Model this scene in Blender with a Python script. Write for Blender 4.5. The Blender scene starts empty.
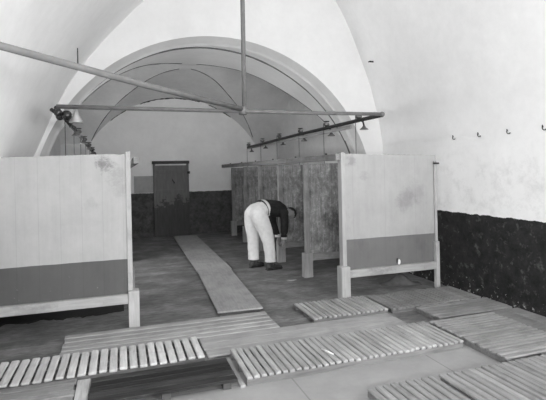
import bpy, bmesh, math, random
from mathutils import Vector, Matrix
random.seed(7)
S = bpy.context.scene
COL = S.collection
PI = math.pi

# ------------------------------------------------------------------ helpers
def link(name, me, m=None, parent=None, loc=(0, 0, 0), rz=0.0):
    o = bpy.data.objects.new(name, me)
    COL.objects.link(o)
    o.location = loc
    o.rotation_euler = (0, 0, rz)
    if m is not None and me is not None and not me.materials:
        me.materials.append(m)
    if parent is not None:
        o.parent = parent
    return o

def tag(o, label, cat, group=None, kind=None):
    o['label'] = label
    o['category'] = cat
    if group: o['group'] = group
    if kind: o['kind'] = kind
    return o

def thing(name, label, cat, loc=(0, 0, 0), rz=0.0, group=None):
    return tag(link(name, None, None, None, loc, rz), label, cat, group)

class MB:
    """collects shapes and links them as one mesh object"""
    def __init__(s): s.bm = bmesh.new()
    def box(s, x0, x1, y0, y1, z0, z1, jit=0.0, rot=None, bev=0.0):
        c = Vector(((x0+x1)/2, (y0+y1)/2, (z0+z1)/2))
        h = Vector((abs(x1-x0)/2, abs(y1-y0)/2, abs(z1-z0)/2))
        vs = []
        for sx in (-1, 1):
            for sy in (-1, 1):
                for sz in (-1, 1):
                    p = Vector((sx*h.x, sy*h.y, sz*h.z))
                    if jit: p += Vector([random.uniform(-jit, jit) for _ in range(3)])
                    if rot is not None: p = rot @ p
                    vs.append(s.bm.verts.new(c + p))
        q = [(0, 1, 3, 2), (4, 6, 7, 5), (0, 4, 5, 1), (2, 3, 7, 6), (0, 2, 6, 4), (1, 5, 7, 3)]
        fs = [s.bm.faces.new([vs[i] for i in f]) for f in q]
        if bev:
            es = {e for f in fs for e in f.edges}
            bmesh.ops.bevel(s.bm, geom=list(es), offset=bev, segments=2, affect='EDGES', profile=0.5)
        return s
    def tube(s, pts, r, n=12, cap=True):
        pts = [Vector(p) for p in pts]
        rr = r if isinstance(r, (list, tuple)) else [r]*len(pts)
        rings = []
        for i, p in enumerate(pts):
            d = (pts[min(i+1, len(pts)-1)] - pts[max(i-1, 0)]).normalized()
            up = Vector((0, 0, 1)) if abs(d.z) < .95 else Vector((1, 0, 0))
            a = d.cross(up).normalized(); b = d.cross(a).normalized()
            rings.append([s.bm.verts.new(p + (a*math.cos(2*PI*k/n) + b*math.sin(2*PI*k/n))*rr[i]) for k in range(n)])
        for i in range(len(rings)-1):
            for k in range(n):
                f = s.bm.faces.new((rings[i][k], rings[i][(k+1) % n], rings[i+1][(k+1) % n], rings[i+1][k]))
                f.smooth = True
        if cap:
            s.bm.faces.new(rings[0][::-1]); s.bm.faces.new(rings[-1])
        return s
    def ball(s, c, r, sc=(1, 1, 1), n=12, rot=None):
        M = Matrix.Translation(c)
        if rot is not None: M = M @ rot.to_4x4()
        M = M @ Matrix.Diagonal((r*sc[0], r*sc[1], r*sc[2], 1))
        g = bmesh.ops.create_uvsphere(s.bm, u_segments=n*2, v_segments=n, radius=1, matrix=M)
        for v in g['verts']:
            for f in v.link_faces: f.smooth = True
        return s
    def build(s, name, m, parent=None, loc=(0, 0, 0), rz=0.0, bevel=0.0):
        bmesh.ops.recalc_face_normals(s.bm, faces=s.bm.faces)
        me = bpy.data.meshes.new(name)
        s.bm.to_mesh(me); s.bm.free()
        o = link(name, me, m, parent, loc, rz)
        if bevel:
            b = o.modifiers.new('bevel', 'BEVEL'); b.width = bevel; b.segments = 2; b.limit_method = 'ANGLE'
        return o

def grid_mesh(rows, smooth=True, bm=None):
    bm = bm or bmesh.new()
    R = [[bm.verts.new(p) for p in r] for r in rows]
    for i in range(len(R)-1):
        for j in range(len(R[i])-1):
            q = [R[i][j], R[i][j+1], R[i+1][j+1], R[i+1][j]]
            if (q[0].co-q[2].co).length < 1e-6: continue
            f = bm.faces.new(q); f.smooth = smooth
    return bm

def spline(P, n=8):
    out = []
    Q = [P[0]] + list(P) + [P[-1]]
    for i in range(1, len(Q)-2):
        for k in range(n):
            t = k/n
            out.append(tuple(0.5*((2*b) + (-a+c)*t + (2*a-5*b+4*c-d)*t*t + (-a+3*b-3*c+d)*t**3)
                             for a, b, c, d in zip(Q[i-1], Q[i], Q[i+1], Q[i+2])))
    out.append(tuple(P[-1]))
    return out

# ------------------------------------------------------------------ materials
class N:
    def __init__(s, name):
        s.m = bpy.data.materials.new(name); s.m.use_nodes = True
        s.t = s.m.node_tree; s.n = s.t.nodes; s.l = s.t.links
        s.b = s.n['Principled BSDF']
        s.tc = s.n.new('ShaderNodeTexCoord')
    def node(s, k, **kw):
        x = s.n.new(k)
        for a, v in kw.items(): setattr(x, a, v)
        return x
    def mapped(s, scale=(1, 1, 1), loc=(0, 0, 0)):
        mp = s.node('ShaderNodeMapping')
        mp.inputs['Scale'].default_value = scale; mp.inputs['Location'].default_value = loc
        s.l.new(s.tc.outputs['Object'], mp.inputs['Vector'])
        return mp.outputs['Vector']
    def noise(s, scale, detail=5, rough=.6, stretch=(1, 1, 1), loc=(0, 0, 0), dist=0.0):
        x = s.node('ShaderNodeTexNoise')
        x.inputs['Scale'].default_value = scale; x.inputs['Detail'].default_value = detail
        x.inputs['Roughness'].default_value = rough; x.inputs['Distortion'].default_value = dist
        s.l.new(s.mapped(stretch, loc), x.inputs['Vector'])
        return x.outputs['Fac']
    def ramp(s, f, a, b, va=0.0, vb=1.0):
        x = s.node('ShaderNodeMapRange'); x.clamp = True
        s.l.new(f, x.inputs['Value'])
        for k, v in zip(('From Min', 'From Max', 'To Min', 'To Max'), (a, b, va, vb)): x.inputs[k].default_value = v
        return x.outputs['Result']
    def math(s, op, a, b=None):
        x = s.node('ShaderNodeMath', operation=op)
        for i, v in enumerate((a, b)):
            if v is None: continue
            if isinstance(v, (int, float)): x.inputs[i].default_value = v
            else: s.l.new(v, x.inputs[i])
        return x.outputs[0]
    def mix(s, f, a, b):      # scalar mix
        x = s.node('ShaderNodeMix', data_type='FLOAT')
        for k, v in ((0, f), (2, a), (3, b)):
            if isinstance(v, (int, float)): x.inputs[k].default_value = v
            else: s.l.new(v, x.inputs[k])
        return x.outputs[0]
    def axis(s, k):
        x = s.node('ShaderNodeSeparateXYZ'); s.l.new(s.tc.outputs['Object'], x.inputs[0]); return x.outputs[k]
    def lines(s, k, pitch, width=.012, off=0.0):   # thin joint lines across axis k -> 1 on a line
        a = s.math('ADD', s.axis(k), 100.0 + off)
        a = s.math('MODULO', a, pitch)
        return s.math('LESS_THAN', a, width)
    def island(s, amt):
        g = s.node('ShaderNodeNewGeometry')
        return s.ramp(g.outputs['Random Per Island'], 0, 1, 1-amt, 1+amt)
    def done(s, v, rough=.85, bump=None, bstr=.3, bdist=.01, spec=.25):
        c = s.node('ShaderNodeCombineColor')
        for i in range(3):
            s.l.new(v, c.inputs[i]) if not isinstance(v, (int, float)) else setattr(c.inputs[i], 'default_value', v)
        s.l.new(c.outputs[0], s.b.inputs['Base Color'])
        s.b.inputs['Roughness'].default_value = rough
        s.b.inputs['Specular IOR Level'].default_value = spec
        if bump is not None:
            b = s.node('ShaderNodeBump'); b.inputs['Strength'].default_value = bstr; b.inputs['Distance'].default_value = bdist
            s.l.new(bump, b.inputs['Height']); s.l.new(b.outputs[0], s.b.inputs['Normal'])
        return s.m

def plain(name, v, rough=.7, amt=.15, scale=12, metal=0.0, spec=.25):
    w = N(name); n = w.noise(scale)
    m = w.done(w.math('MULTIPLY', w.ramp(n, .3, .7, 1-amt, 1+amt), v), rough, n, .1, .004, spec)
    w.b.inputs['Metallic'].default_value = metal
    return m

def wood(name, v, axis=0, amt=.3, isl=.12, rough=.75, stain=.0, spec=.25):
    w = N(name)
    st = [14, 14, 14]; st[axis] = 1.1
    g = w.noise(3.0, 6, .65, tuple(st), dist=.6)
    big = w.noise(2.2, 4)
    val = w.math('MULTIPLY', w.ramp(g, .3, .7, 1-amt, 1+amt), v)
    val = w.math('MULTIPLY', val, w.ramp(big, .3, .7, .86, 1.12))
    val = w.math('MULTIPLY', val, w.island(isl))
    if stain:
        s = w.noise(5.0, 6, .7, (1, 1, 1), (3, 1, 7))
        val = w.math('MULTIPLY', val, w.ramp(s, .52, .62, 1.0, 1-stain))
    return w.done(val, rough, g, .25, .004, spec)

def whitewash(name, v=.80, mott=.06, dark_h=None, dark=.03, speck=0.0, grime=0.0):
    w = N(name)
    n = w.noise(1.3, 6, .62); n2 = w.noise(9, 6, .7)
    up = w.math('MULTIPLY', w.ramp(n, .3, .7, 1-mott, 1+mott*.5), v)
    up = w.math('MULTIPLY', up, w.ramp(n2, .3, .75, 1.0, 1-mott))
    z = w.axis(2)
    if grime:     # scuffed, patchy plaster below the hooks
        gm = w.math('MULTIPLY', w.ramp(w.noise(5.5, 7, .75), .48, .68, 0, grime), w.ramp(z, 1.95, 1.55, 0, 1))
        up = w.math('MULTIPLY', up, w.math('SUBTRACT', 1.0, gm))
    if dark_h is None:
        return w.done(up, .9, n2, .18, .012)
    edge = w.math('ADD', z, w.ramp(w.noise(6), .3, .7, -.012, .012))
    dn = w.noise(7, 8, .8)
    dk = w.math('MULTIPLY', w.ramp(dn, .35, .7, .6, 1.9), dark)
    if speck:
        sp = w.noise(17, 4, .7, (1, 1, 1), (5, 2, 1))
        th = w.ramp(z, 0.0, .5, .585, .76)
        isw = w.ramp(w.math('SUBTRACT', sp, th), 0, .03, 0, 1)
        dk = w.mix(isw, dk, speck)
        up2 = w.noise(10, 5, .7, (1, 1, 1), (9, 4, 2))
        isg = w.ramp(up2, .56, .70, 0, .20)
        dk = w.math('ADD', dk, w.math('MULTIPLY', isg, .35))
    f = w.math('GREATER_THAN', edge, dark_h)
    return w.done(w.mix(f, dk, up), .85, n2, .2, .012)

def painted_panel(name, hi, lo, h=.715, axis=0, pitch=.21, stain=.25, chip=0.0, off=0.0, worn=()):
    w = N(name)
    st = [16, 16, 16]; st[2] = .9
    g = w.noise(2.0, 5, .6, tuple(st))
    n = w.noise(3.0, 6, .68, (1, 1, .8))
    n3 = w.noise(2.6, 5, .7, (1, 1, .5), (4, 4, 8.3))
    z = w.axis(2)
    f = w.math('GREATER_THAN', w.math('ADD', z, w.ramp(w.noise(3, 1), .3, .7, -.003, .003)), h)
    v = w.mix(f, lo, hi)
    v = w.math('MULTIPLY', v, w.ramp(g, .3, .7, .965, 1.03))
    v = w.math('MULTIPLY', v, w.ramp(n, .35, .7, 1.04, .88))
    v = w.math('MULTIPLY', v, w.ramp(n3, .58, .74, 1.0, 1-stain))
    for (px, pz, rad, amt, sc) in worn:      # scraped places with their own ragged shape
        dx = w.math('ABSOLUTE', w.math('SUBTRACT', w.axis(0), px)); dz = w.math('ABSOLUTE', w.math('SUBTRACT', z, pz))
        dd = w.math('SQRT', w.math('ADD', w.math('MULTIPLY', dx, dx), w.math('MULTIPLY', dz, dz)))
        dd = w.math('ADD', dd, w.ramp(w.noise(sc, 6, .75, (1, 1, 1), (px, 0, pz)), .3, .7, -rad*.75, rad*.75))
        v = w.math('MULTIPLY', v, w.ramp(dd, rad*.35, rad*1.25, 1-amt, 1.0))
    ln = w.lines(axis, pitch, .006, off)
    v = w.math('MULTIPLY', v, w.ramp(ln, 0, 1, 1.0, .90))
    if chip:
        c = w.noise(22, 4, .8, (1, 1, 1), (2, 6, 1))
        cf = w.math('MULTIPLY', w.ramp(c, .66, .70, 0, 1), w.ramp(z, .62, .38, 0, 1))
        v = w.mix(cf, v, chip)
    return w.done(v, .6, g, .04, .003, .3)

WHITE = whitewash('whitewashed plaster', .88)
WALLR = whitewash('whitewash over tarred dado', .88, .05, 1.012, .018, .34, .16)
WALLB = whitewash('whitewashed back wall', .88, .07, 1.11, .075)
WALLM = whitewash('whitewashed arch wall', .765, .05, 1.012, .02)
VAULT = whitewash('greyish whitewashed vault', .85, .10)
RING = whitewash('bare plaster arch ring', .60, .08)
POST = wood('worn pale wood', .42, 2, .16, .06, stain=.12)
RAIL = wood('worn pale wood rail', .36, 0, .2, .06, stain=.25)
DIVP = None
def divider_mat():
    w = N('flaking stained boards')
    g = w.noise(2.2, 6, .7, (13, 13, .9), dist=.5)
    s = w.noise(3.1, 7, .75, (1, 1, .7), (1, 3, 2))
    f = w.noise(15, 6, .8, (1, 1, .7), (6, 1, 1))
    v = w.math('MULTIPLY', w.ramp(g, .3, .7, .75, 1.3), .25)
    v = w.math('MULTIPLY', v, w.ramp(s, .42, .64, 1.35, .42))
    v = w.math('MULTIPLY', v, w.ramp(f, .48, .72, .85, 1.75))
    ln = w.lines(0, .175, .007)
    v = w.math('MULTIPLY', v, w.ramp(ln, 0, 1, 1.0, .6))
    return w.done(v, .7, g, .3, .004)
DIVP = divider_mat()
DPOST = wood('divider post wood', .27, 2, .22, .08, stain=.2)
DRAIL = wood('divider rail wood', .27, 0, .22, .08, stain=.2)
DFOOT = wood('divider foot wood', .33, 2, .18, .08)
PANEL_R = painted_panel('two tone paint right', .39, .155, .722, 0, .46, .20, .0, .13, ((.93, 1.20, .14, .22, 7), (1.08, 1.28, .13, .16, 7), (.14, 1.70, .07, .25, 14), (.32, 1.5, .06, .15, 12)))
PANEL_L = painted_panel('two tone paint left', .44, .108, .713, 0, .20, .10, .40, .05, ((1.17, 1.71, .075, .48, 20), (1.29, 1.60, .09, .18, 22), (1.33, 1.45, .08, .14, 20), (1.05, 1.30, .07, .12, 15)))
SLAT_Y = wood('scrubbed slats along', .36, 1, .22, .13, stain=.12)
SLAT_H = wood('greyer scrubbed slats', .27, 1, .22, .13, stain=.15)
SLAT_X = wood('scrubbed slats across', .25, 0, .24, .13, stain=.15)
SLAT_D = wood('damp dark slats', .21, 0, .22, .12, stain=.15)
SLAT_L = wood('pale slats', .56, 1, .2, .1, stain=.1)
PLANK = wood('scrubbed planks', .33, 0, .16, .08, stain=.12)
PLANK2 = wood('scrubbed boards', .33, 0, .14, .05, stain=.1)
WALK = wood('worn walkway board', .34, 1, .14, .05, stain=.14)
DARKW = wood('wet dark board', .024, 0, .8, .6, rough=.5, spec=.25)
RUNNER = wood('duckboard runner wood', .17, 0, .3, .08)
GAP = wood('underside battens', .08, 0, .2, .05)
PIPE = plain('dull painted pipe', .15, .55, .2, 9)
PIPE2 = plain('dull painted bar', .17, .6, .15, 7)
IRON = plain('dark iron', .045, .5, .3, 20, .3)
BRASS = plain('tarnished metal', .16, .4, .3, 20, .6)
DOORM = N('old grey door')
_z = DOORM.axis(2)
_e = DOORM.math('ADD', _z, DOORM.ramp(DOORM.noise(4.2, 6, .7), .3, .7, -.32, .32))
_v = DOORM.mix(DOORM.ramp(_e, .86, .92, 0, 1), .085, .17)
_v = DOORM.math('MULTIPLY', _v, DOORM.ramp(DOORM.noise(3, 6, .7, (6, 6, 1)), .3, .7, .8, 1.2))
DOORM = DOORM.done(_v, .8)

def floor_mat():
    w = N('worn dark floor')
    n = w.noise(1.1, 8, .7, (1, 2.6, 1)); n2 = w.noise(7, 7, .75, (1, 3, 1), (2, 2, 0)); n3 = w.noise(2.3, 5, .65, (1, 1, 1), (8, 3, 0))
    x, y = w.axis(0), w.axis(1)
    # the front slabs are smooth pale stone, the floor further in is rough and dark
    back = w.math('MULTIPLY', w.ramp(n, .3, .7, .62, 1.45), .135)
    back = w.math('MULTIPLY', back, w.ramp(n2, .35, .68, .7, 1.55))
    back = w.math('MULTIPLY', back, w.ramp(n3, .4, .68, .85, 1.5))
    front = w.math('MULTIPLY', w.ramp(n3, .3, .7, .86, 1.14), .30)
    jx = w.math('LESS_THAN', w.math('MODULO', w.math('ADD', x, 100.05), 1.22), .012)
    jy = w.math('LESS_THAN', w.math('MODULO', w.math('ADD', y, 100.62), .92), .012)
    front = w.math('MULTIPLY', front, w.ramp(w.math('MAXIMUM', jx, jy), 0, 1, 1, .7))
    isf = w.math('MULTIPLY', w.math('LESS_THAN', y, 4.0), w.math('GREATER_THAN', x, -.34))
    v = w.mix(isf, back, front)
    return w.done(v, .62, n2, .25, .006, .3)
FLOOR = floor_mat()

# ------------------------------------------------------------------ room shell
XL, XR, YR, YA, YB = -1.36, 4.12, -3.5, 6.6, 11.95
MIDX, RAD, CZ = 1.40, 2.53, 1.06

def struct(o): o['kind'] = 'structure'; return o
def quad(name, pts, m, thick=None):
    bm = bmesh.new(); bm.faces.new([bm.verts.new(p) for p in pts])
    me = bpy.data.meshes.new(name); bm.to_mesh(me); bm.free()
    return struct(link(name, me, m))
def slab(name, a, m): return struct(MB().box(*a).build(name, m))

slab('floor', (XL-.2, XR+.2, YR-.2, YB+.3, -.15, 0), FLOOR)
slab('wall_right', (XR, XR+.25, YR-.2, YB+.3, 0, 1.9), WALLR)
slab('wall_left', (XL-.25, XL, YR-.2, YB+.3, 0, 1.05), WALLR)
slab('wall_back', (XL-.3, XR+.3, YB, YB+.3, 0, 4.4), WALLB)

profile = [(-1.36, 1.0), (-1.30, 1.38), (-1.06, 1.875), (-.55, 2.94), (.37, 4.03), (1.05, 4.52), (1.8, 4.82), (2.6, 4.80),
           (3.3, 4.31), (3.82, 3.21), (4.04, 2.45), (4.11, 2.05), (4.12, 1.88)]
prof = spline(profile, 7)
ys = [YR, -1, 1.5, 4, 5.5, YA+.02]
bm = grid_mesh([[(x, y, z) for x, z in prof] for y in ys])
me = bpy.data.meshes.new('ceiling'); bm.to_mesh(me); bm.free()
struct(link('ceiling', me, WHITE))

# the wall with the big arch: ring between the arch outline and the room outline
def arch_path(R, cx, cz=CZ, n=56):
    P = [(cx-R, 0.0), (cx-R, .5)]
    P += [(cx - R*math.cos(PI*k/n), cz + R*math.sin(PI*k/n)) for k in range(n+1)]
    return P + [(cx+R, .5), (cx+R, 0.0)]
def outer_for(P, cx):
    full = [(XL-.1, 0.0)] + [(p[0], p[1]) for p in prof] + [(XR+.1, 0.0)]
    out = []
    for (x, z) in P:
        if z <= CZ + 1e-6:
            out.append((XL-.05 if x < cx else XR+.05, z)); continue
        d = Vector((x-cx, z-CZ)).normalized(); best = None
        o = Vector((cx, CZ))
        for a, b in zip(full, full[1:]):
            a = Vector(a); b = Vector(b); e = b-a
            den = d.x*e.y - d.y*e.x
            if abs(den) < 1e-9: continue
            t = ((a-o).x*e.y - (a-o).y*e.x)/den; s = ((a-o).x*d.y - (a-o).y*d.x)/den
            if t > 0 and -1e-6 <= s <= 1+1e-6: best = t if best is None else max(best, t)
        if best is None: best = 3.0
        q = o + d*(best+.06); out.append((q.x, q.y))
    return out
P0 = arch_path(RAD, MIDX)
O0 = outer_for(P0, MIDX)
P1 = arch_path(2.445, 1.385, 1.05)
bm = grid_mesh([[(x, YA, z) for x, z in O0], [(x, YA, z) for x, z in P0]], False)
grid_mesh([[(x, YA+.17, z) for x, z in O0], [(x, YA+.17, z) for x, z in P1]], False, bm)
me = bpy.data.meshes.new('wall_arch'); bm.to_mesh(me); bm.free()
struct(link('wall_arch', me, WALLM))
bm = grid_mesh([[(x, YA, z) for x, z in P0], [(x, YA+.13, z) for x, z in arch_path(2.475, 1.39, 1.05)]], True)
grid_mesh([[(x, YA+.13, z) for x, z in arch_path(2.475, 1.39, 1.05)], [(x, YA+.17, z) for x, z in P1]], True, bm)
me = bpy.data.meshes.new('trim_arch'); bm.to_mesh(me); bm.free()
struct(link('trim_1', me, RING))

# groin vault of the room beyond the arch
Z2 = [(6.4, 1.35), (6.6, 1.62), (6.82, 1.87), (7.22, 2.26), (7.56, 2.56), (8.04, 2.92), (8.5, 3.28), (8.9, 3.60), (9.3, 3.79), (9.55, 3.86),
      (9.85, 3.845), (10.22, 3.75), (10.75, 3.53), (11.12, 3.26), (11.46, 2.92), (11.84, 2.5), (12.2, 2.0)]
Z2S = spline(Z2, 6)
def z2(y):
    for (a, za), (b, zb) in zip(Z2S, Z2S[1:]):
        if a <= y <= b: return za + (zb-za)*(y-a)/(b-a)
    return 1.3
def z1(x, y):
    R_ = 2.43 + .10*max(0.0, 1-(y-6.70)/.6)
    d = R_**2 - (x-1.38)**2
    return (1.04 + math.sqrt(d) if d > 0 else 1.04) + .38*(1-((y-9.45)/2.75)**2)
def solve(x, a, b):
    fa = z1(x, a)-z2(a)
    if fa*(z1(x, b)-z2(b)) > 0: return None
    for _ in range(30):
        m = (a+b)/2
        if (z1(x, m)-z2(m))*fa > 0: a = m
        else: b = m
    return (a+b)/2
xs = [XL + (XR-XL)*i/110 for i in range(111)]
near, mid, far = [], [], []
Y0 = YA+.10
for x in xs:
    top = 9.55
    yn = solve(x, Y0, top); yf = solve(x, top, YB)
    if yn is None: yn = Y0 if z2(top) > z1(x, top) else top
    if yf is None: yf = YB if z2(top) > z1(x, top) else top
    near.append([(x, Y0+(yn-Y0)*k/10, z1(x, Y0+(yn-Y0)*k/10)) for k in range(11)])
    mid.append([(x, yn+(yf-yn)*k/24, z2(yn+(yf-yn)*k/24)) for k in range(25)])
    far.append([(x, yf+(YB+.01-yf)*k/10, z1(x, yf+(YB+.01-yf)*k/10)) for k in range(11)])
bm = bmesh.new()
for part in (mid, far): grid_mesh(part, True, bm)
bmesh.ops.dissolve_degenerate(bm, dist=1e-5, edges=bm.edges)
me = bpy.data.meshes.new('vault'); bm.to_mesh(me); bm.free()
struct(link('ceiling', me, VAULT))
bm = grid_mesh(near); bmesh.ops.dissolve_degenerate(bm, dist=1e-5, edges=bm.edges)
me = bpy.data.meshes.new('vault_front'); bm.to_mesh(me); bm.free()
struct(link('ceiling', me, WHITE))
# thin dark lines along the creases where the two vaults cross
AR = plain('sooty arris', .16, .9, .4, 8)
idx = lambda q, e: q[-1] if e else q[0]
def arris(k, pts, r):
    pts = [(x, y, z-.004) for x, y, z in pts][::2]
    struct(MB().tube(pts, [r*random.uniform(.5, 1.1) for _ in pts], 6).build('trim_%d' % k, AR))
nr = [q[-1] for q in near]; fr = [q[0] for q in far]
arris(5, [p for p in nr if -.6 < p[0] < 1.25 and p[2] > 1.9], .012)
arris(6, [p for p in fr if -.7 < p[0] < 1.30 and p[2] > 2.3], .011)
arris(7, [p for p in fr if 1.45 < p[0] < 3.4 and p[2] > 2.3], .011)
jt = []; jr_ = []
for k in range(61):        # dark tube painting in the crescent of shadow behind the arch ring
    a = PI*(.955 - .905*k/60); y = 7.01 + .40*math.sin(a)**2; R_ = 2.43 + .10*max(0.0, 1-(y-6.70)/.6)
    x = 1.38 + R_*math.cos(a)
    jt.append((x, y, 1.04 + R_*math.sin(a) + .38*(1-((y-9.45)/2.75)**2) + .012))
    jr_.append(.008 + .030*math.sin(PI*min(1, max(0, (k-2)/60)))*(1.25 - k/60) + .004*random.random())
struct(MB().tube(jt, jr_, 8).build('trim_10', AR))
arris(8, [p for p in nr if 1.5 < p[0] < 3.6 and p[2] > 1.9], .009)
# side walls of the vaulted room above the dado
slab('wall_right', (XR-.001, XR+.25, YA, YB+.2, 1.9, 4.2), VAULT)
slab('wall_left', (XL-.25, XL+.001, YA, YB+.2, 1.05, 4.2), VAULT)
# cracked line where the vault meets the back wall
def crack(name, x0, x1, n=40, r=.016):
    pts = []
    for i in range(n+1):
        x = x0+(x1-x0)*i/n
        pts.append((x, YB-.004, z1(x, YB)-.01 + random.uniform(-.006, .006)))
    rr = [r*random.uniform(.45, 1.2) for _ in pts]; rr[0] = rr[-1] = .003
    return struct(MB().tube(pts, rr, 6).build(name, IRON))
crack('trim_2', -.22, .2, 10, .011); crack('trim_3', .48, 2.0); crack('trim_4', 2.22, 2.82, 16)

# rear wall behind the camera, with the two daylight windows that light the room
W = [(-1.15, .55, .95, 3.05), (1.0, 2.9, 1.3, 3.5)]
mb = MB()
mb.box(XL-.2, XR+.2, YR-.2, YR, 0, .95)
mb.box(XL-.2, XR+.2, YR-.2, YR, 3.5, 5.1)
mb.box(XL-.2, -1.15, YR-.2, YR, .95, 3.5); mb.box(-1.15, .55, YR-.2, YR, 3.05, 3.5)
mb.box(.55, 1.0, YR-.2, YR, .95, 3.5); mb.box(1.0, 2.9, YR-.2, YR, .95, 1.3); mb.box(2.9, XR+.2, YR-.2, YR, .95, 3.5)
struct(mb.build('wall_rear', WHITE))
for i, (x0, x1, za, zb) in enumerate(W):
    mb = MB()
    mb.box(x0, x0+.05, YR-.12, YR-.05, za, zb); mb.box(x1-.05, x1, YR-.12, YR-.05, za, zb)
    mb.box(x0+.05, x1-.05, YR-.12, YR-.05, za, za+.05); mb.box(x0+.05, x1-.05, YR-.12, YR-.05, zb-.05, zb)
    xm = (x0+x1)/2
    mb.box(xm-.02, xm+.02, YR-.11, YR-.06, za+.05, zb-.05)
    struct(mb.build('window_%d' % (i+1), POST))

# ------------------------------------------------------------------ back wall door and patch
door = struct(link('door_1', None, None, None, (1.215, YB, 0)))
MB().box(-.40, .40, -.05, 0, 0.0, 1.80).build('door_leaf', DOORM, door, bevel=.006)
MB().box(-.445, -.395, -.075, 0, 0, 1.84).build('door_frame', DOORM, door, bevel=.006)
MB().box(.395, .445, -.075, 0, 0, 1.84).build('door_frame', DOORM, door, bevel=.006)
MB().box(-.47, .46, -.11, 0, 1.84, 1.915).build('door_lintel', wood('dark lintel', .07, 0), door, bevel=.008)
MB().box(-.38, .38, -.07, -.05, 1.60, 1.68).build('door_batten', DOORM, door, bevel=.004)
MB().box(-.38, .38, -.07, -.05, 1.10, 1.18).build('door_batten', DOORM, door, bevel=.004)
MB().tube([(.03, -.05, 1.44), (.03, -.10, 1.42), (.07, -.10, 1.36), (.07, -.05, 1.34)], .012, 8).build('door_handle', IRON, door)
MB().box(.40, .47, -.11, -.05, 1.58, 1.64).build('door_hinge', IRON, door)
tag(MB().box(-.235, .235, -.03, 0, 0, .42).build('wall_board', plain('grey painted board', .40, .8, .1), None, (.54, YB, 1.125), bevel=.004),
    'square pale grey board fixed on the back wall left of the dark door', 'board')

# ------------------------------------------------------------------ stall dividers (right row)
PITCH = 1.23
def make_divider():
    t = thing('stall_divider', '', 'stall divider', (2.6, 6.37, 0), group='wooden dividers of the right row of stalls')
    MB().box(.035, 1.50, -.012, .018, .33, 1.70).build('panel', DIVP, t)
    MB().box(0, .075, -.035, .035, .36, 1.705).build('post', DPOST, t, bevel=.006)
    MB().box(-.045, .095, -.075, .035, 0, .365).build('foot_block', DFOOT, t, bevel=.008)
    MB().box(.095, 1.50, -.06, -.013, .245, .345).build('bottom_rail', DRAIL, t, bevel=.006)
    MB().box(1.42, 1.50, -.05, .03, 0, .25).build('rear_leg', DPOST, t, bevel=.006)
    return t
def copy_tree(o):
    c = o.copy(); COL.objects.link(c)
    for ch in o.children:
        d = ch.copy(); COL.objects.link(d); d.parent = c
        d.matrix_parent_inverse = ch.matrix_parent_inverse.copy()
        for g in ch.children:
            e = g.copy(); COL.objects.link(e); e.parent = d
    return c
div = make_divider()
names = ['widest stained wooden divider, first behind the painted right end panel',
         'second stained wooden divider from the front, right behind the bending person',
         'third wooden stall divider, partly hidden by the bending person\'s back',
         'fourth wooden stall divider, next to the farthest one of the right row',
         'farthest and narrowest wooden stall divider, closest to the back wall']
dividers = [div]
for i in range(1, 5):
    c = copy_tree(div); c.location = (2.6+.012*i, 6.37+PITCH*i, 0); dividers.append(c)
for d, n in zip(dividers, names): d['label'] = n
# the left row, out of sight behind the pale left panel
for i in range(5):
    c = copy_tree(div); c.location = (.10, 6.37+PITCH*i, 0); c.rotation_euler = (0, 0, 0); c.scale = (-1, 1, 1)
    c['label'] = 'wooden stall divider of the left row, behind the pale left end panel'
    c['group'] = 'wooden dividers of the left row of stalls'

h = thing('header_beam', 'long horizontal wooden beam along the top of the right row of stalls', 'beam', (2.558, 5.20, 1.715))
MB().box(-.03, .03, -.07, 6.70, 0, .082).build('beam', wood('header beam wood', .23, 1, .25, stain=.2), h, bevel=.006)
for i in range(7):
    yy = .02 + PITCH*i*.9 + .25
    MB().tube([(0, yy, .08), (0, yy, .10)], .016, 8).build('bolt', IRON, h)
h2 = thing('header_beam', 'dark end of the wooden beam over the left stalls, beside the pale left panel', 'beam', (.16, 5.30, 1.715))
MB().box(-.03, .03, 0, 6.4, 0, .075).build('beam', DRAIL, h2, bevel=.006)

# ------------------------------------------------------------------ painted end panels
def jagged_panel(x0, x1, y0, y1, z0, za, zb, n=60, jit=.006, notch=None):
    """upright board whose top edge slopes from za to zb and is slightly ragged"""
    mb = MB(); bm = mb.bm; rows = []
    for i in range(n+1):
        x = x0+(x1-x0)*i/n; z = za+(zb-za)*i/n + random.uniform(-jit, jit)
        if notch: z += notch(x)
        rows.append([bm.verts.new(p) for p in ((x, y0, z0), (x, y0, z), (x, y1, z), (x, y1, z0))])
    for a, b in zip(rows, rows[1:]):
        for k in range(4): bm.faces.new((a[k], a[(k+1) % 4], b[(k+1) % 4], b[k]))
    bm.faces.new(rows[0]); bm.faces.new(rows[-1][::-1])
    return mb
pr = thing('stall_end_panel', 'pale and grey painted end panel closing the right row of stalls', 'partition', (2.6, 5.14, 0))
jagged_panel(.045, 1.40, -.015, .02, .33, 1.795, 1.765, jit=.002).build('panel', PANEL_R, pr)
MB().box(-.01, .045, -.03, .07, .38, 1.812).build('post', wood('pale end post', .38, 2, .1), pr, bevel=.006)
MB().box(-.065, .055, -.10, .04, 0, .40).build('foot_block', POST, pr, bevel=.01)
MB().box(.055, 1.338, -.075, -.016, .255, .35).build('bottom_rail', RAIL, pr, bevel=.008)
MB().box(1.338, 1.395, -.075, -.016, 0, .62).build('rear_leg', POST, pr, bevel=.008)
MB().box(1.36, 1.40, -.035, -.016, .62, 1.69).build('edge_strip', wood('edge strip wood', .36, 2), pr, bevel=.004)
MB().tube([(1.34, -.055, 1.655), (1.42, -.055, 1.655)], .012, 8).build('latch', IRON, pr)
MB().ball((0, 0, 0), .022, (1, .35, 1.6)).build('paint_chip', plain('bare pale wood', .75), pr, (.80, -.02, .385))
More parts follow.
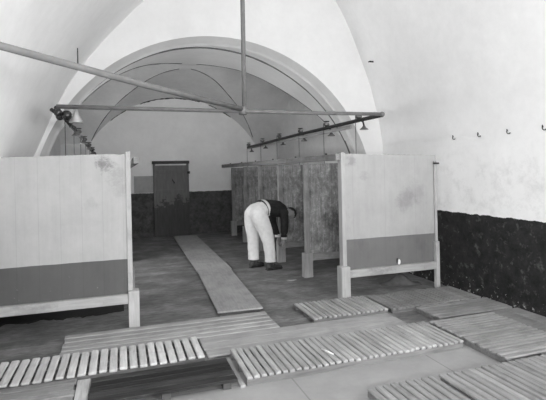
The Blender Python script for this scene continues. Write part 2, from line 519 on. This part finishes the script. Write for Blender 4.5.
MB().ball((0, 0, 0), .02, (.8, .35, 1.9)).build('knot_hole', IRON, pr, (.775, -.018, .40))

pl = thing('stall_end_panel', 'wide painted end panel at the left edge with a worn patch at its corner', 'partition', (-1.34, 5.05, 0))
def dip(x): return (-.014 if 1.30 < x < 1.40 else 0) + (.012 if x > 1.34 else 0)
jagged_panel(0, 1.39, -.015, .02, .33, 1.785, 1.815, jit=.003, notch=dip).build('panel', PANEL_L, pl)
MB().box(1.385, 1.435, -.03, .05, .37, 1.835).build('post', wood('pale left post', .44, 2, .08, stain=.1), pl, bevel=.005)
MB().box(1.385, 1.495, -.09, .05, 0, .385).build('foot_block', wood('pale foot block', .42, 2, .14), pl, bevel=.01)
MB().box(0, 1.385, -.075, -.016, .255, .352).build('bottom_rail', wood('pale left rail', .40, 0, .16, stain=.2), pl, bevel=.008)

# scrap of sacking on the floor under the right panel
mb = MB(); rows = []
for i in range(13):
    u = i/12; rows.append([( -.28+.56*u, -.10+.2*j/6, .012 + .10*math.sin(PI*u)**2*math.exp(-((j/6-.5)/.28)**2)*(1+.4*math.sin(9*u+j)) if 0 < j < 6 else .004) for j in range(7)])
bm = grid_mesh(rows, True, mb.bm)
tag(mb.build('floor_cloth', plain('grey rag', .10, .9, .3), None, (3.62, 5.45, 0), -.3), 'crumpled dark cloth lying on the floor under the right end panel', 'cloth')

# black sheet laid in for the shade on the first left stall's floor
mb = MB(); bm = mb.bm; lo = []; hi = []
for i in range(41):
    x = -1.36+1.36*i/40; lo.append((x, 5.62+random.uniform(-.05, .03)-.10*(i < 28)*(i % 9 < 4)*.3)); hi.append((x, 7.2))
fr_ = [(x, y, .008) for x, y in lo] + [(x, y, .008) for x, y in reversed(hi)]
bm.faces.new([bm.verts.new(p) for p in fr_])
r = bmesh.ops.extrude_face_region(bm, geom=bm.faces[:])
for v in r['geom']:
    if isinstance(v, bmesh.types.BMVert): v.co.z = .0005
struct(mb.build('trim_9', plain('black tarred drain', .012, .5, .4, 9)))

# ------------------------------------------------------------------ pipes and showers
cx = thing('cross_pipe', 'horizontal grey pipe spanning the arch between the two shower lines', 'pipe', (1.3, 5.02, 2.285))
MB().tube([(-1.90, 0, .008), (-.6, 0, .002), (.8, 0, -.003), (1.83, 0, 0)], .022, 14).build('pipe', PIPE, cx)
MB().ball((1.835, 0, 0), .034, (1, 1, .95)).build('end_elbow', plain('dark elbow', .16, .5), cx)
MB().tube([(.02, -.01, -.04), (.02, -.01, .05)], .045, 14).build('joint', PIPE, cx)
vp = thing('drop_pipe', 'vertical pipe hanging from the vault down to the middle of the cross pipe', 'pipe', (1.365, 5.10, 2.30))
MB().tube([(0, 0, 0), (.006, 0, 1.2), (.014, 0, 2.36)], .026, 14).build('pipe', PIPE2, vp)
MB().tube([(0, 0, -.03), (0, 0, .03)], .036, 14).build('collar', PIPE2, vp)
bar = thing('brace_pipe', 'thick pale bar slanting from the upper left to the middle of the cross pipe', 'pipe', (1.30, 4.99, 2.32))
d = Vector((-2.20, -2.74, 0))
MB().tube([(0, 0, -.012), tuple(d*.5+Vector((0, 0, -.045))), tuple(d+Vector((0, 0, -.05)))], [.028, .024, .019], 14).build('bar', PIPE2, bar)
MB().tube([tuple(d*.70+Vector((0, 0, -.03))), tuple(d*.70+Vector((0, 0, .07)))], .004, 6).build('hanger_bolt', IRON, bar)

def make_head():
    t = thing('stall_shower', '', 'shower', (0, 0, 0), group='shower heads of the right line')
    mb = MB().ball((0, 0, .045), .032, (1.2, 1.3, 1)).tube([(0, 0, -.02), (0, 0, .075)], .014, 8)
    mb.tube([(-.02, -.045, .05), (.02, .045, .05)], .018, 8)
    mb.build('valve', BRASS, t)
    mb = MB()
    n = 18
    pts = [(.0+.034*math.cos(2*PI*k/n), .034*math.sin(2*PI*k/n), .088) for k in range(n+1)]
    mb.tube(pts, .006, 6).tube([(-.034, 0, .088), (.034, 0, .088)], .005, 6)
    mb.build('wheel', IRON, t)
    MB().tube([(.02, 0, 0), (.05, -.01, -.02), (.06, -.01, -.07)], .011, 8).build('neck', IRON, t)
    MB().tube([(.06, -.01, -.065), (.06, -.01, -.085), (.06, -.01, -.108), (.06, -.01, -.114)], [.014, .022, .050, .050], 16).build('rose', BRASS, t)
    MB().tube([(-.05, -.02, .055), (.0, -.02, .06)], .006, 6).build('lever', IRON, t)
    MB().tube([(-.05, -.02, .055), (-.05, -.02, -.40), (-.05, -.02, -.78)], .0038, 6).build('pull_chain', IRON, t)
    return t
hd = make_head()
rl = ['first shower head from the front on the right line, beside the cross pipe elbow', 'second shower head from the front on the right line',
      'third shower head from the front on the right line', 'fourth shower head from the front on the right line',
      'fifth shower head on the right line, second from the far end', 'farthest shower head, at the end of the right line near the back wall']
RY = [5.62, 6.66, 7.78, 8.95, 10.15, 11.35]
heads = [hd] + [copy_tree(hd) for _ in range(5)]
for k, (o, y, l) in enumerate(zip(heads, RY, rl)):
    o.scale = (1.2, 1.2, 1.15); o.location = (3.135, y, 2.275-.004*k + (.0 if k < 5 else -.02)); o['label'] = l
    o.rotation_euler = (0, 0, random.uniform(-.3, .3))
ll = ['first shower head behind the dark mixing valve on the left line', 'second shower head down the left line', 'third shower head down the left line',
      'fourth shower head down the left line', 'farthest shower head of the left line']
LY = [6.35, 7.50, 8.7, 9.9, 11.1]
for k, (y, l) in enumerate(zip(LY, ll)):
    o = copy_tree(hd); o.location = (-.60, y, 2.235-.028*k); o['label'] = l; o['group'] = 'shower heads of the left line'
sp = thing('shower_pipe', 'dark supply pipe on a pale batten above the right row of stalls', 'pipe', (3.135, 5.02, 2.275))
MB().tube([(0, 0, 0), (0, .6, .0), (0, 3.2, -.012), (0, 6.42, -.045)], .027, 12).build('pipe', IRON, sp)
MB().box(.03, .055, .9, 6.6, -.085, -.035).build('batten', wood('pale batten', .36, 1), sp)
sl = thing('shower_pipe', 'dark supply pipe crowded with valves above the left stalls', 'pipe', (-.60, 5.02, 2.28))
MB().tube([(0, 0, 0), (0, 3.2, -.08), (0, 6.3, -.17)], .024, 12).build('pipe', IRON, sl)
mb = MB()
mb.ball((.02, -.05, -.035), .036).ball((.10, -.02, -.055), .050).ball((.03, .04, -.06), .04)
mb.tube([(-.04, -.02, 0), (.0, -.05, -.03)], .02, 8)
tag(mb.build('mixing_valve', plain('blackened metal', .05, .22, .3, 9, .7, .5), None, (-.60, 4.99, 2.255)), 'dark bulbous mixing valve hanging under the left end of the cross pipe', 'valve')
mb = MB().tube([(0, 0, .09), (0, 0, .03), (0, 0, -.045), (0, 0, -.052)], [.012, .028, .068, .068], 18)
tag(mb.build('bell_rose', plain('pale bell metal', .42, .4, .1, 9, .3), None, (-.42, 5.03, 2.185)), 'pale bell-shaped shower rose hanging beside the dark mixing valve on the left', 'shower')

# ------------------------------------------------------------------ wall hooks
def make_hook():
    mb = MB().tube([(0, 0, .035), (-.012, 0, .03), (-.018, -.002, 0), (-.018, -.01, -.022), (-.02, -.03, -.034), (-.02, -.058, -.034), (-.02, -.066, -.02)], .0065, 8)
    mb.box(-.006, 0.001, -.012, .012, .0, .045)
    return mb.build('coat_hook', IRON)
hk = make_hook()
hl = ['coat hook on the right wall nearest the painted panel', 'second coat hook from the panel on the right wall', 'third coat hook from the panel on the right wall', 'coat hook on the right wall at the right edge of the picture']
for i, (y, l) in enumerate(zip((4.91, 4.47, 4.03, 3.575), hl)):
    o = hk if i == 0 else hk.copy()
    if i: COL.objects.link(o)
    o.scale = (.78, .78, .78); o.location = (4.12, y, 1.985); tag(o, l, 'hook', 'coat hooks on the right wall')
tag(MB().tube([(0.05, 0, 0), (-.05, 0, 0)], .012, 8).tube([(-.045, -.03, 0), (-.045, .03, 0)], .009, 8).build('wall_spike', IRON, None, (3.77, 6.3, 3.28)),
    'small iron spike high on the curved white vault, above the right panel', 'spike')

# ------------------------------------------------------------------ duckboards
def duckboard(label, x0, x1, y0, y1, h, along, pitch, gap, mat, rz=0.0, runners=3, name='duckboard', th=.024, jit=.0025, group=None, dark=None):
    """slats run along axis `along`; battens cross beneath them"""
    cxx, cyy = (x0+x1)/2, (y0+y1)/2
    t = thing(name, label, 'duckboard' if name == 'duckboard' else 'boards', (cxx, cyy, 0), rz, group)
    a, b = (x1-x0)/2, (y1-y0)/2
    mb = MB()
    L, Wd = (b, a) if along == 'y' else (a, b)
    n = max(1, round(2*Wd/pitch)); pt = 2*Wd/n
    for i in range(n):
        p0 = -Wd + i*pt + gap/2; p1 = p0 + pt-gap
        e0, e1 = -L+random.uniform(-.008, .008), L+random.uniform(-.008, .008)
        zt = h+random.uniform(-.002, .002)
        if along == 'y': mb.box(p0, p1, e0, e1, h-th, zt, jit, bev=min(.011, (pt-gap)*.24))
        else: mb.box(e0, e1, p0, p1, h-th, zt, jit, bev=min(.011, (pt-gap)*.24))
    mb.build('slats', mat, t)
    for k in range(runners):
        q = -L+.035 + (2*L-.07)*k/(runners-1)
        m = MB()
        if along == 'y': m.box(-Wd+.01, Wd-.01, q-.02, q+.02, 0, h-th-.001)
        else: m.box(q-.02, q+.02, -Wd+.01, Wd-.01, 0, h-th-.001)
        m.build('runner', dark or RUNNER, t)
    return t
duckboard('raised slatted duckboard in the front middle, the one bearing a white stick', .85, 2.84, 3.29, 3.86, .075, 'y', .057, .011, SLAT_Y, runners=3)
duckboard('small slatted duckboard on the floor just in front of the right panel foot', 1.86, 2.76, 4.37, 4.95, .065, 'y', .056, .013, SLAT_Y)
duckboard('faint close-slatted duckboard in front of the right panel, reaching to the right wall', 2.80, 4.02, 4.36, 4.93, .06, 'y', .062, .004, SLAT_D)
duckboard('narrow duckboard between the front-right duckboard and the one at the right panel', 3.07, 4.05, 3.93, 4.33, .06, 'x', .075, .006, SLAT_D)
duckboard('square duckboard with cross slats, right of the front middle one, near the dark wall', 2.885, 3.68, 2.88, 3.86, .07, 'x', .058, .012, SLAT_X)
duckboard('smooth grey boarding between the cross-slatted duckboard and the dark right wall', 3.70, 4.08, 2.80, 3.91, .055, 'y', .19, .006, SLAT_D, name='floor_boarding')
duckboard('slatted duckboard cut by the bottom edge, the left and narrower of two', 1.60, 2.18, 2.20, 2.86, .06, 'y', .066, .012, SLAT_H)
duckboard('slatted duckboard filling the bottom right corner', 2.21, 3.70, 2.20, 2.855, .06, 'y', .065, .012, SLAT_H)
duckboard('long duckboard with wide gaps at the left, behind the dark wet platform', -1.30, .65, 3.85, 4.34, .055, 'y', .078, .017, SLAT_L)
duckboard('pale lengthwise boards cut by the bottom left corner', -1.25, -.355, 3.42, 3.815, .05, 'x', .095, .006, SLAT_X, name='floor_boarding')
duckboard('long lengthwise planks lying behind the left duckboard and before the left panel foot', -.55, 1.50, 4.36, 4.92, .03, 'x', .11, .014, PLANK, runners=4, name='plank_walk')
duckboard('smooth lengthwise planks behind the front middle duckboard', .665, 2.72, 3.885, 4.345, .032, 'x', .18, .003, PLANK2, runners=4, name='plank_walk')
fd = thing('wet_platform', 'dark wet low wooden platform on cleats at the front left', 'platform', (.27, 3.495, 0))
mb = MB()
for i in range(5): mb.box(-.515+random.uniform(-.004, .004), .515, -.205+.082*i+.001, -.205+.082*(i+1)-.001, .05, .075, .002, bev=.004)
mb.build('boards', DARKW, fd)
for q in (-.46, 0, .44): MB().box(q-.03, q+.03, -.19, .20, 0, .049).build('cleat', GAP, fd)
tag(MB().box(-.045, .045, -.21, .19, 0, .03).build('floor_board', SLAT_L, None, (-.302, 3.62, 0), bevel=.004), 'short pale board between the dark platform and the bottom left boards', 'board')
tag(MB().box(-.02, .02, -.28, .24, 0, .02).build('floor_board', SLAT_Y, None, (.825, 3.57, 0), bevel=.004), 'thin board standing between the dark platform and the front middle duckboard', 'board')

def walk(label, y0, y1, xa, xb, w, h):
    t = thing('walkway_board', label, 'board', ((xa+xb)/2, (y0+y1)/2, 0), -math.atan((xb-xa)/(y1-y0)))
    L = (y1-y0)/2
    MB().box(-w/2, w/2, -L, L, h-.02, h, .002).build('board', WALK, t, bevel=.004)
    k = max(2, int((y1-y0)/.9)+1)
    for i in range(k):
        q = -L+.06 + (2*L-.12)*i/(k-1)
        MB().box(-w/2+.03, w/2-.03, q-.035, q+.035, 0, h-.021).build('cleat', GAP, t)
    return t
walk('nearer wide walkway board leading up the middle of the floor', 5.0, 7.18, 1.243, 1.375, .52, .05)
walk('farther walkway board running up to the dark back door', 7.20, 11.45, 1.385, 1.47, .56, .045)

tag(MB().tube([(-.07, .0, .006), (0, .012, .014), (.07, 0, .006)], [.006, .008, .006], 8).build('white_stick', plain('white stick', .85), None, (1.605, 3.49, .0755), 1.9), 'thin white stick lying across the front middle duckboard', 'stick')
def scrap(x, y, s, l, v):
    mb = MB(); n = 9
    top = [mb.bm.verts.new((s*math.cos(2*PI*k/n)*random.uniform(.6, 1.1), s*.5*math.sin(2*PI*k/n)*random.uniform(.6, 1.1), .012)) for k in range(n)]
    bot = [mb.bm.verts.new((p.co.x*1.1, p.co.y*1.1, 0)) for p in top]
    mb.bm.faces.new(top); mb.bm.faces.new(bot[::-1])
    for k in range(n): mb.bm.faces.new((top[k], bot[k], bot[(k+1) % n], top[(k+1) % n]))
    tag(mb.build('paper_scrap', plain('scrap', v), None, (x, y, 0)), l, 'scrap')
scrap(2.33, 6.25, .07, 'small pale scrap on the floor in front of the person\'s shoes', .30)
# ------------------------------------------------------------------ person
def bake(o):
    dg = bpy.context.evaluated_depsgraph_get()
    me = bpy.data.meshes.new_from_object(o.evaluated_get(dg))
    o.modifiers.clear(); o.data = me
    for p in me.polygons: p.use_smooth = True
    return o
def blob(name, chains, m, parent=None, voxel=.008, extra=None, smooth=4, shape=None):
    """one continuous surface grown round tapered limbs: chains = [([points], [radii]), ...]"""
    mb = MB()
    for pts, rr in chains:
        sp = spline([tuple(p) + (r,) for p, r in zip(pts, rr)], 5)
        mb.tube([p[:3] for p in sp], [p[3] for p in sp], 16)
        for p, r in zip(pts, rr): mb.ball(p, r*.995, n=10)
    if extra: extra(mb)
    o = mb.build(name, m, parent)
    r = o.modifiers.new('re', 'REMESH'); r.mode = 'VOXEL'; r.voxel_size = voxel; r.use_smooth_shade = True
    q = o.modifiers.new('sm', 'SMOOTH'); q.iterations = smooth; q.factor = .6
    bake(o)
    # keep only the outer skin
    bm = bmesh.new(); bm.from_mesh(o.data); seen = set(); best = []
    for v in bm.verts:
        if v in seen: continue
        st = [v]; seen.add(v); comp = []
        while st:
            a = st.pop(); comp.append(a)
            for e in a.link_edges:
                b = e.other_vert(a)
                if b not in seen: seen.add(b); st.append(b)
        if len(comp) > len(best): best = comp
    bs = set(best)
    bmesh.ops.delete(bm, geom=[v for v in bm.verts if v not in bs], context='VERTS')
    bm.to_mesh(o.data); bm.free()
    for p in o.data.polygons: p.use_smooth = True
    if not o.data.materials: o.data.materials.append(m)
    return o
PO = Vector((2.12, 7.2, 0)); FW = Vector((.94, .34, 0)).normalized(); RT = Vector((FW.y, -FW.x, 0))
def L(a, b, z): return FW*a + RT*b + Vector((0, 0, z))     # relative to the person's origin
SKIN = plain('skin', .30, .6, .06); TROU = plain('pale canvas trousers', .70, .9, .08, 18); JACK = plain('dark wool jacket', .028, .95, .3, 30)
SHOE = plain('scuffed leather', .06, .55, .3, 25); HAIR = plain('dark hair', .02, .6, .3, 60); CUFF = plain('white shirt', .72, .9, .05)
body = [([L(-.03, 0, .93), L(.15, 0, .985), L(.33, 0, .965), L(.42, 0, .945), L(.54, 0, .90), L(.64, 0, .875)], [.12, .11, .12, .11, .056, .058])]
hands = []
for s in (1, -1):
    sh = L(.40, .15*s, .90); ua = L(.39 if s > 0 else .44, .185*s, .78); el = L(.385 if s > 0 else .47, .195*s, .665); wr = L(.43 if s > 0 else .53, .13*s, .455)
    palm = wr + Vector((0, 0, -.045)) + FW*.005
    body.append(([L(.40, 0, .93), sh, ua, el, wr, palm], [.08, .05, .045, .040, .029, .026]))
    hands.append((s, wr, palm, 0))
    hx, kx, ax = ((-.03, .095, .87), (.07, .15, .48), (.10, .19, .085)) if s > 0 else ((-.03, -.095, .87), (.0, -.14, .48), (.02, -.17, .085))
    body.append(([L(-.03, 0, .92), L(*hx), L(*kx), L(*ax), L(ax[0]+.10, ax[1], .05)], [.11, .085, .055, .04, .032]))
def person_extra(mb):
    # skull, jaw, nose, ears, brow: crown points forward, face looks down
    c = L(.69, .01, .862)
    up = (FW*.93 + Vector((0, 0, -.36))).normalized()        # neck -> crown
    fc = (Vector((0, 0, -1)) + FW*-.30 + RT*.30).normalized()
    fc = (fc - up*fc.dot(up)).normalized()                   # where the face looks
    sd = up.cross(fc).normalized()
    R = Matrix((sd, fc, up)).transposed()
    mb.ball(c, .1, (.76, .95, 1.0), 14, R)
    mb.ball(c - up*.055 + fc*.032, .07, (.78, .85, .95), 12, R)
    mb.ball(c - up*.015 + fc*.098, .02, (.7, .9, 1.5), 8, R)     # nose
    mb.ball(c - up*.105 + fc*.062, .026, (1, .8, .7), 8, R)      # chin
    mb.ball(c - up*.068 + fc*.092, .017, (1.3, .6, .5), 8, R)    # lips
    mb.ball(c + up*.022 + fc*.082, .03, (1.8, .5, .4), 8, R)     # brow
    for s in (-1, 1): mb.ball(c - up*.01 + sd*.078*s - fc*.008, .026, (.4, .75, 1.2), 8, R)
    for s, wr, palm, _ in hands:
        mb.tube([wr + Vector((0, 0, .05)), wr, palm], [.033, .029, .030], 10)
        HR = Matrix((FW, RT, Vector((0, 0, 1)))).transposed()
        mb.ball(palm + Vector((0, 0, -.018)), .05, (.88, .42, 1.05), 10, HR)
        side = FW; across = RT*s
        dn = Vector((0, 0, -1))
        for k, (ln, off) in enumerate(((.066, -.027), (.075, -.009), (.07, .009), (.055, .026))):
            b0 = palm + side*off*1.15 + dn*.035
            p1 = b0 + dn*ln*.55; p2 = p1 + dn*ln*.4 - across*ln*.25; p3 = p2 + dn*ln*.2 - across*ln*.3
            mb.tube([b0, p1, p2, p3], [.0115, .0108, .010, .0085], 8)
        t0 = wr - side*.02 + dn*.02
        mb.tube([t0, t0 - side*.028 + dn*.03 - across*.012, t0 - side*.03 + dn*.06 - across*.024], [.015, .0125, .010], 8)
person = blob('person', body, SKIN, None, .006, person_extra, 2)
person.location = PO
tag(person, 'person in pale trousers and dark jacket bending down to the right beside the stalls', 'person')
def cloth(o, amp, cuts):
    from mathutils import noise
    bm = bmesh.new(); bm.from_mesh(o.data)
    bmesh.ops.recalc_face_normals(bm, faces=bm.faces); bm.normal_update()
    for v in bm.verts:
        p = v.co
        n = noise.noise(Vector((p.x*13, p.y*13, p.z*4.5))) + .6*noise.noise(Vector((p.x*8+3, p.y*8, p.z*17)))
        v.co = p + v.normal*n*amp
    for co_, no_ in cuts:
        g = bmesh.ops.bisect_plane(bm, geom=bm.verts[:]+bm.edges[:]+bm.faces[:], plane_co=co_, plane_no=no_, clear_outer=True)
        e = [x for x in g['geom_cut'] if isinstance(x, bmesh.types.BMEdge)]
        bmesh.ops.holes_fill(bm, edges=e, sides=0)
    bm.to_mesh(o.data); bm.free()
    for p in o.data.polygons: p.use_smooth = True
# trousers
tch = [([L(-.03, .045, .93), L(.11, .03, .985)], [.143, .126]), ([L(-.03, -.045, .93), L(.11, -.03, .985)], [.143, .126])]
for s, pts in ((1, [(-.05, .08, .90), (-.02, .115, .78), (.04, .14, .62), (.075, .16, .46), (.09, .18, .28), (.10, .19, .05)]), (-1, [(-.05, -.08, .90), (-.04, -.11, .78), (-.025, -.13, .62), (.0, -.145, .46), (.01, -.16, .28), (.02, -.17, .05)])):
    tch.append(([L(*p) for p in pts], [.138, .130, .114, .102, .092, .090]))
tro = blob('trousers', tch, TROU, person, .011, None, 3)
cloth(tro, .011, [(Vector((0, 0, .135)), Vector((0, 0, -1)))])
tro['label'] = 'pale canvas trousers'
# jacket with sleeves
jch = []
for s in (1, -1):
    jch.append(([L(.18, .03*s, .985), L(.31, .045*s, .975), L(.42, .05*s, .94)], [.135, .140, .125]))
    jch.append(([L(.38, .06*s, .94), L(.405, .16*s, .895), L(.395 if s > 0 else .44, .19*s, .78), L(.385 if s > 0 else .47, .20*s, .665), L(.425 if s > 0 else .525, .137*s, .43)], [.10, .082, .070, .064, .048]))
jch.append(([L(.42, 0, .94), L(.55, 0, .90)], [.10, .070]))
jac = blob('jacket', jch, JACK, person, .010, None, 2)
cloth(jac, .010, [(Vector((0, 0, .495)), Vector((0, 0, -1)))])
jac['label'] = 'dark short jacket'
# shirt tail band, belt, cuffs
def ringband(c, d, ra, rb, w, name, m, flat=None):
    d = d.normalized(); a = RT; b = d.cross(a).normalized(); n = 28
    mb = MB(); R = []
    for q, rr in ((-w/2, 1.0), (-w/4, 1.05), (w/4, 1.05), (w/2, 1.0)):
        R.append([mb.bm.verts.new(c + d*q + a*math.cos(2*PI*k/n)*ra*rr + b*math.sin(2*PI*k/n)*rb*rr) for k in range(n)])
    for u, v in zip(R, R[1:]):
        for k in range(n):
            f = mb.bm.faces.new((u[k], u[(k+1) % n], v[(k+1) % n], v[k])); f.smooth = True
    mb.bm.faces.new(R[0]); mb.bm.faces.new(R[-1][::-1])
    return mb.build(name, m, person)
ringband(L(.128, 0, .985), L(1, 0, .25), .152, .143, .050, 'shirt_tail', CUFF)['label'] = 'white shirt showing at the waist'
ringband(L(.088, 0, .978), L(1, 0, .25), .156, .147, .022, 'belt', JACK)['label'] = 'dark belt'
for s in (1, -1):
    c = L(.422 if s > 0 else .52, .145*s, .48)
    ringband(c, Vector((0, 0, 1)), .048, .048, .05, 'cuff', CUFF)['label'] = 'white shirt cuff'
# hair cap
c = L(.69, .01, .862); up = (FW*.93 + Vector((0, 0, -.36))).normalized()
fc = (Vector((0, 0, -1)) + FW*-.30 + RT*.30).normalized(); fc = (fc-up*fc.dot(up)).normalized(); sd = up.cross(fc).normalized()
Rm = Matrix((sd, fc, up)).transposed()
mb = MB().ball(c - fc*.010 + up*.010, .108, (.80, .93, 1.0), 18, Rm)
kill = [v for v in mb.bm.verts if (v.co-c).dot(fc) - .8*(v.co-c).dot(up) > .014 or (v.co-c).dot(up) < -.08]
bmesh.ops.delete(mb.bm, geom=kill, context='VERTS')
hr = mb.build('hair', HAIR, person); so = hr.modifiers.new('s', 'SOLIDIFY'); so.thickness = .014; so.offset = -1
# boots
def shoe(a, b, ang):
    mb = MB(); d = FW*math.cos(ang) + RT*math.sin(ang); s = RT*math.cos(ang) - FW*math.sin(ang)
    R = []; n = 16
    prof_ = [(-.085, .030, .085), (-.07, .040, .105), (-.02, .042, .10), (.04, .042, .085), (.10, .050, .065), (.155, .048, .055), (.19, .034, .042), (.205, .012, .028)]
    for q, w, hh in prof_:
        ring = []
        for k in range(n):
            t = 2*PI*k/n; zz = math.sin(t)
            ring.append(mb.bm.verts.new(L(a, b, 0) + d*q + s*math.cos(t)*w + Vector((0, 0, hh/2 + .012 + (zz*hh/2 if zz > -.75 else -.75*hh/2 - .004)))))
        R.append(ring)
    for u, v in zip(R, R[1:]):
        for k in range(n):
            f = mb.bm.faces.new((u[k], u[(k+1) % n], v[(k+1) % n], v[k])); f.smooth = True
    mb.bm.faces.new(R[0]); mb.bm.faces.new(R[-1][::-1])
    mb.tube([L(a, b, .07) - d*.02, L(a, b, .14) - d*.015, L(a, b, .20) - d*.012], [.05, .048, .046], 14)
    o = mb.build('boot', SHOE, person)
    m2 = MB()
    out = [(-.09, .03), (-.05, .043), (.04, .043), (.11, .054), (.17, .048), (.205, .025)]
    pts = [L(a, b, 0)+d*q+s*w for q, w in out] + [L(a, b, 0)+d*q-s*w for q, w in reversed(out)]
    bot = [m2.bm.verts.new(p) for p in pts]; top = [m2.bm.verts.new(p+Vector((0, 0, .018))) for p in pts]
    m2.bm.faces.new(bot[::-1]); m2.bm.faces.new(top)
    for k in range(len(pts)): m2.bm.faces.new((bot[k], bot[(k+1) % len(pts)], top[(k+1) % len(pts)], top[k]))
    m2.build('sole', IRON, o)
shoe(.10, .19, .12); shoe(.02, -.17, -.05)

# ------------------------------------------------------------------ light and camera
LE = (30, 18, 290, 440, 72)
def area(name, loc, target, sx, sy, e):
    l = bpy.data.lights.new(name, 'AREA'); l.shape = 'RECTANGLE'; l.size = sx; l.size_y = sy; l.energy = e
    o = bpy.data.objects.new(name, l); COL.objects.link(o); o.location = loc
    o.rotation_euler = (Vector(target)-Vector(loc)).to_track_quat('-Z', 'Y').to_euler()
    return o
area('window_daylight', (-.30, YR+.02, 2.0), (-.30, 3, 2.0), 1.6, 2.0, LE[0])
area('window_daylight', (1.95, YR+.02, 2.4), (1.95, 3, 2.4), 1.8, 2.1, LE[1])
area('window_daylight', (-.93, -1.7, 1.75), (1.5, -1.2, 1.75), 2.2, 1.1, LE[2])
area('window_daylight', (4.02, -1.7, 1.7), (-.6, 1.2, 2.3), 2.2, 1.2, LE[3])  # fill added on the right to brighten the left vault, no window here
area('window_daylight', (-1.30, 7.75, 1.36), (2.0, 7.75, 1.5), 1.8, .55, LE[4])  # unseen fill added behind the left panel to brighten the far room
wd = bpy.data.worlds.new('world'); S.world = wd; wd.use_nodes = True
wd.node_tree.nodes['Background'].inputs[0].default_value = (1, 1, 1, 1)
wd.node_tree.nodes['Background'].inputs[1].default_value = .6

cam = bpy.data.cameras.new('camera'); co = bpy.data.objects.new('camera', cam); COL.objects.link(co)
cam.sensor_width = 36; cam.sensor_fit = 'HORIZONTAL'; cam.lens = 36*457/546
cam.shift_y = -29/546; cam.clip_start = .05
th = math.atan(152/457)
M = Matrix.Rotation(-th, 4, 'Z') @ Matrix.Rotation(PI/2, 4, 'X') @ Matrix.Rotation(-.022, 4, 'Z')
co.matrix_world = Matrix.Translation((0, 0, 1.6)) @ M
S.camera = co
S.view_settings.view_transform = 'Standard'; S.view_settings.look = 'None'
S.view_settings.gamma = 1; S.view_settings.use_curve_mapping = False
S.view_settings.exposure = 0.0
S.cycles.max_bounces = 10; S.cycles.diffuse_bounces = 8
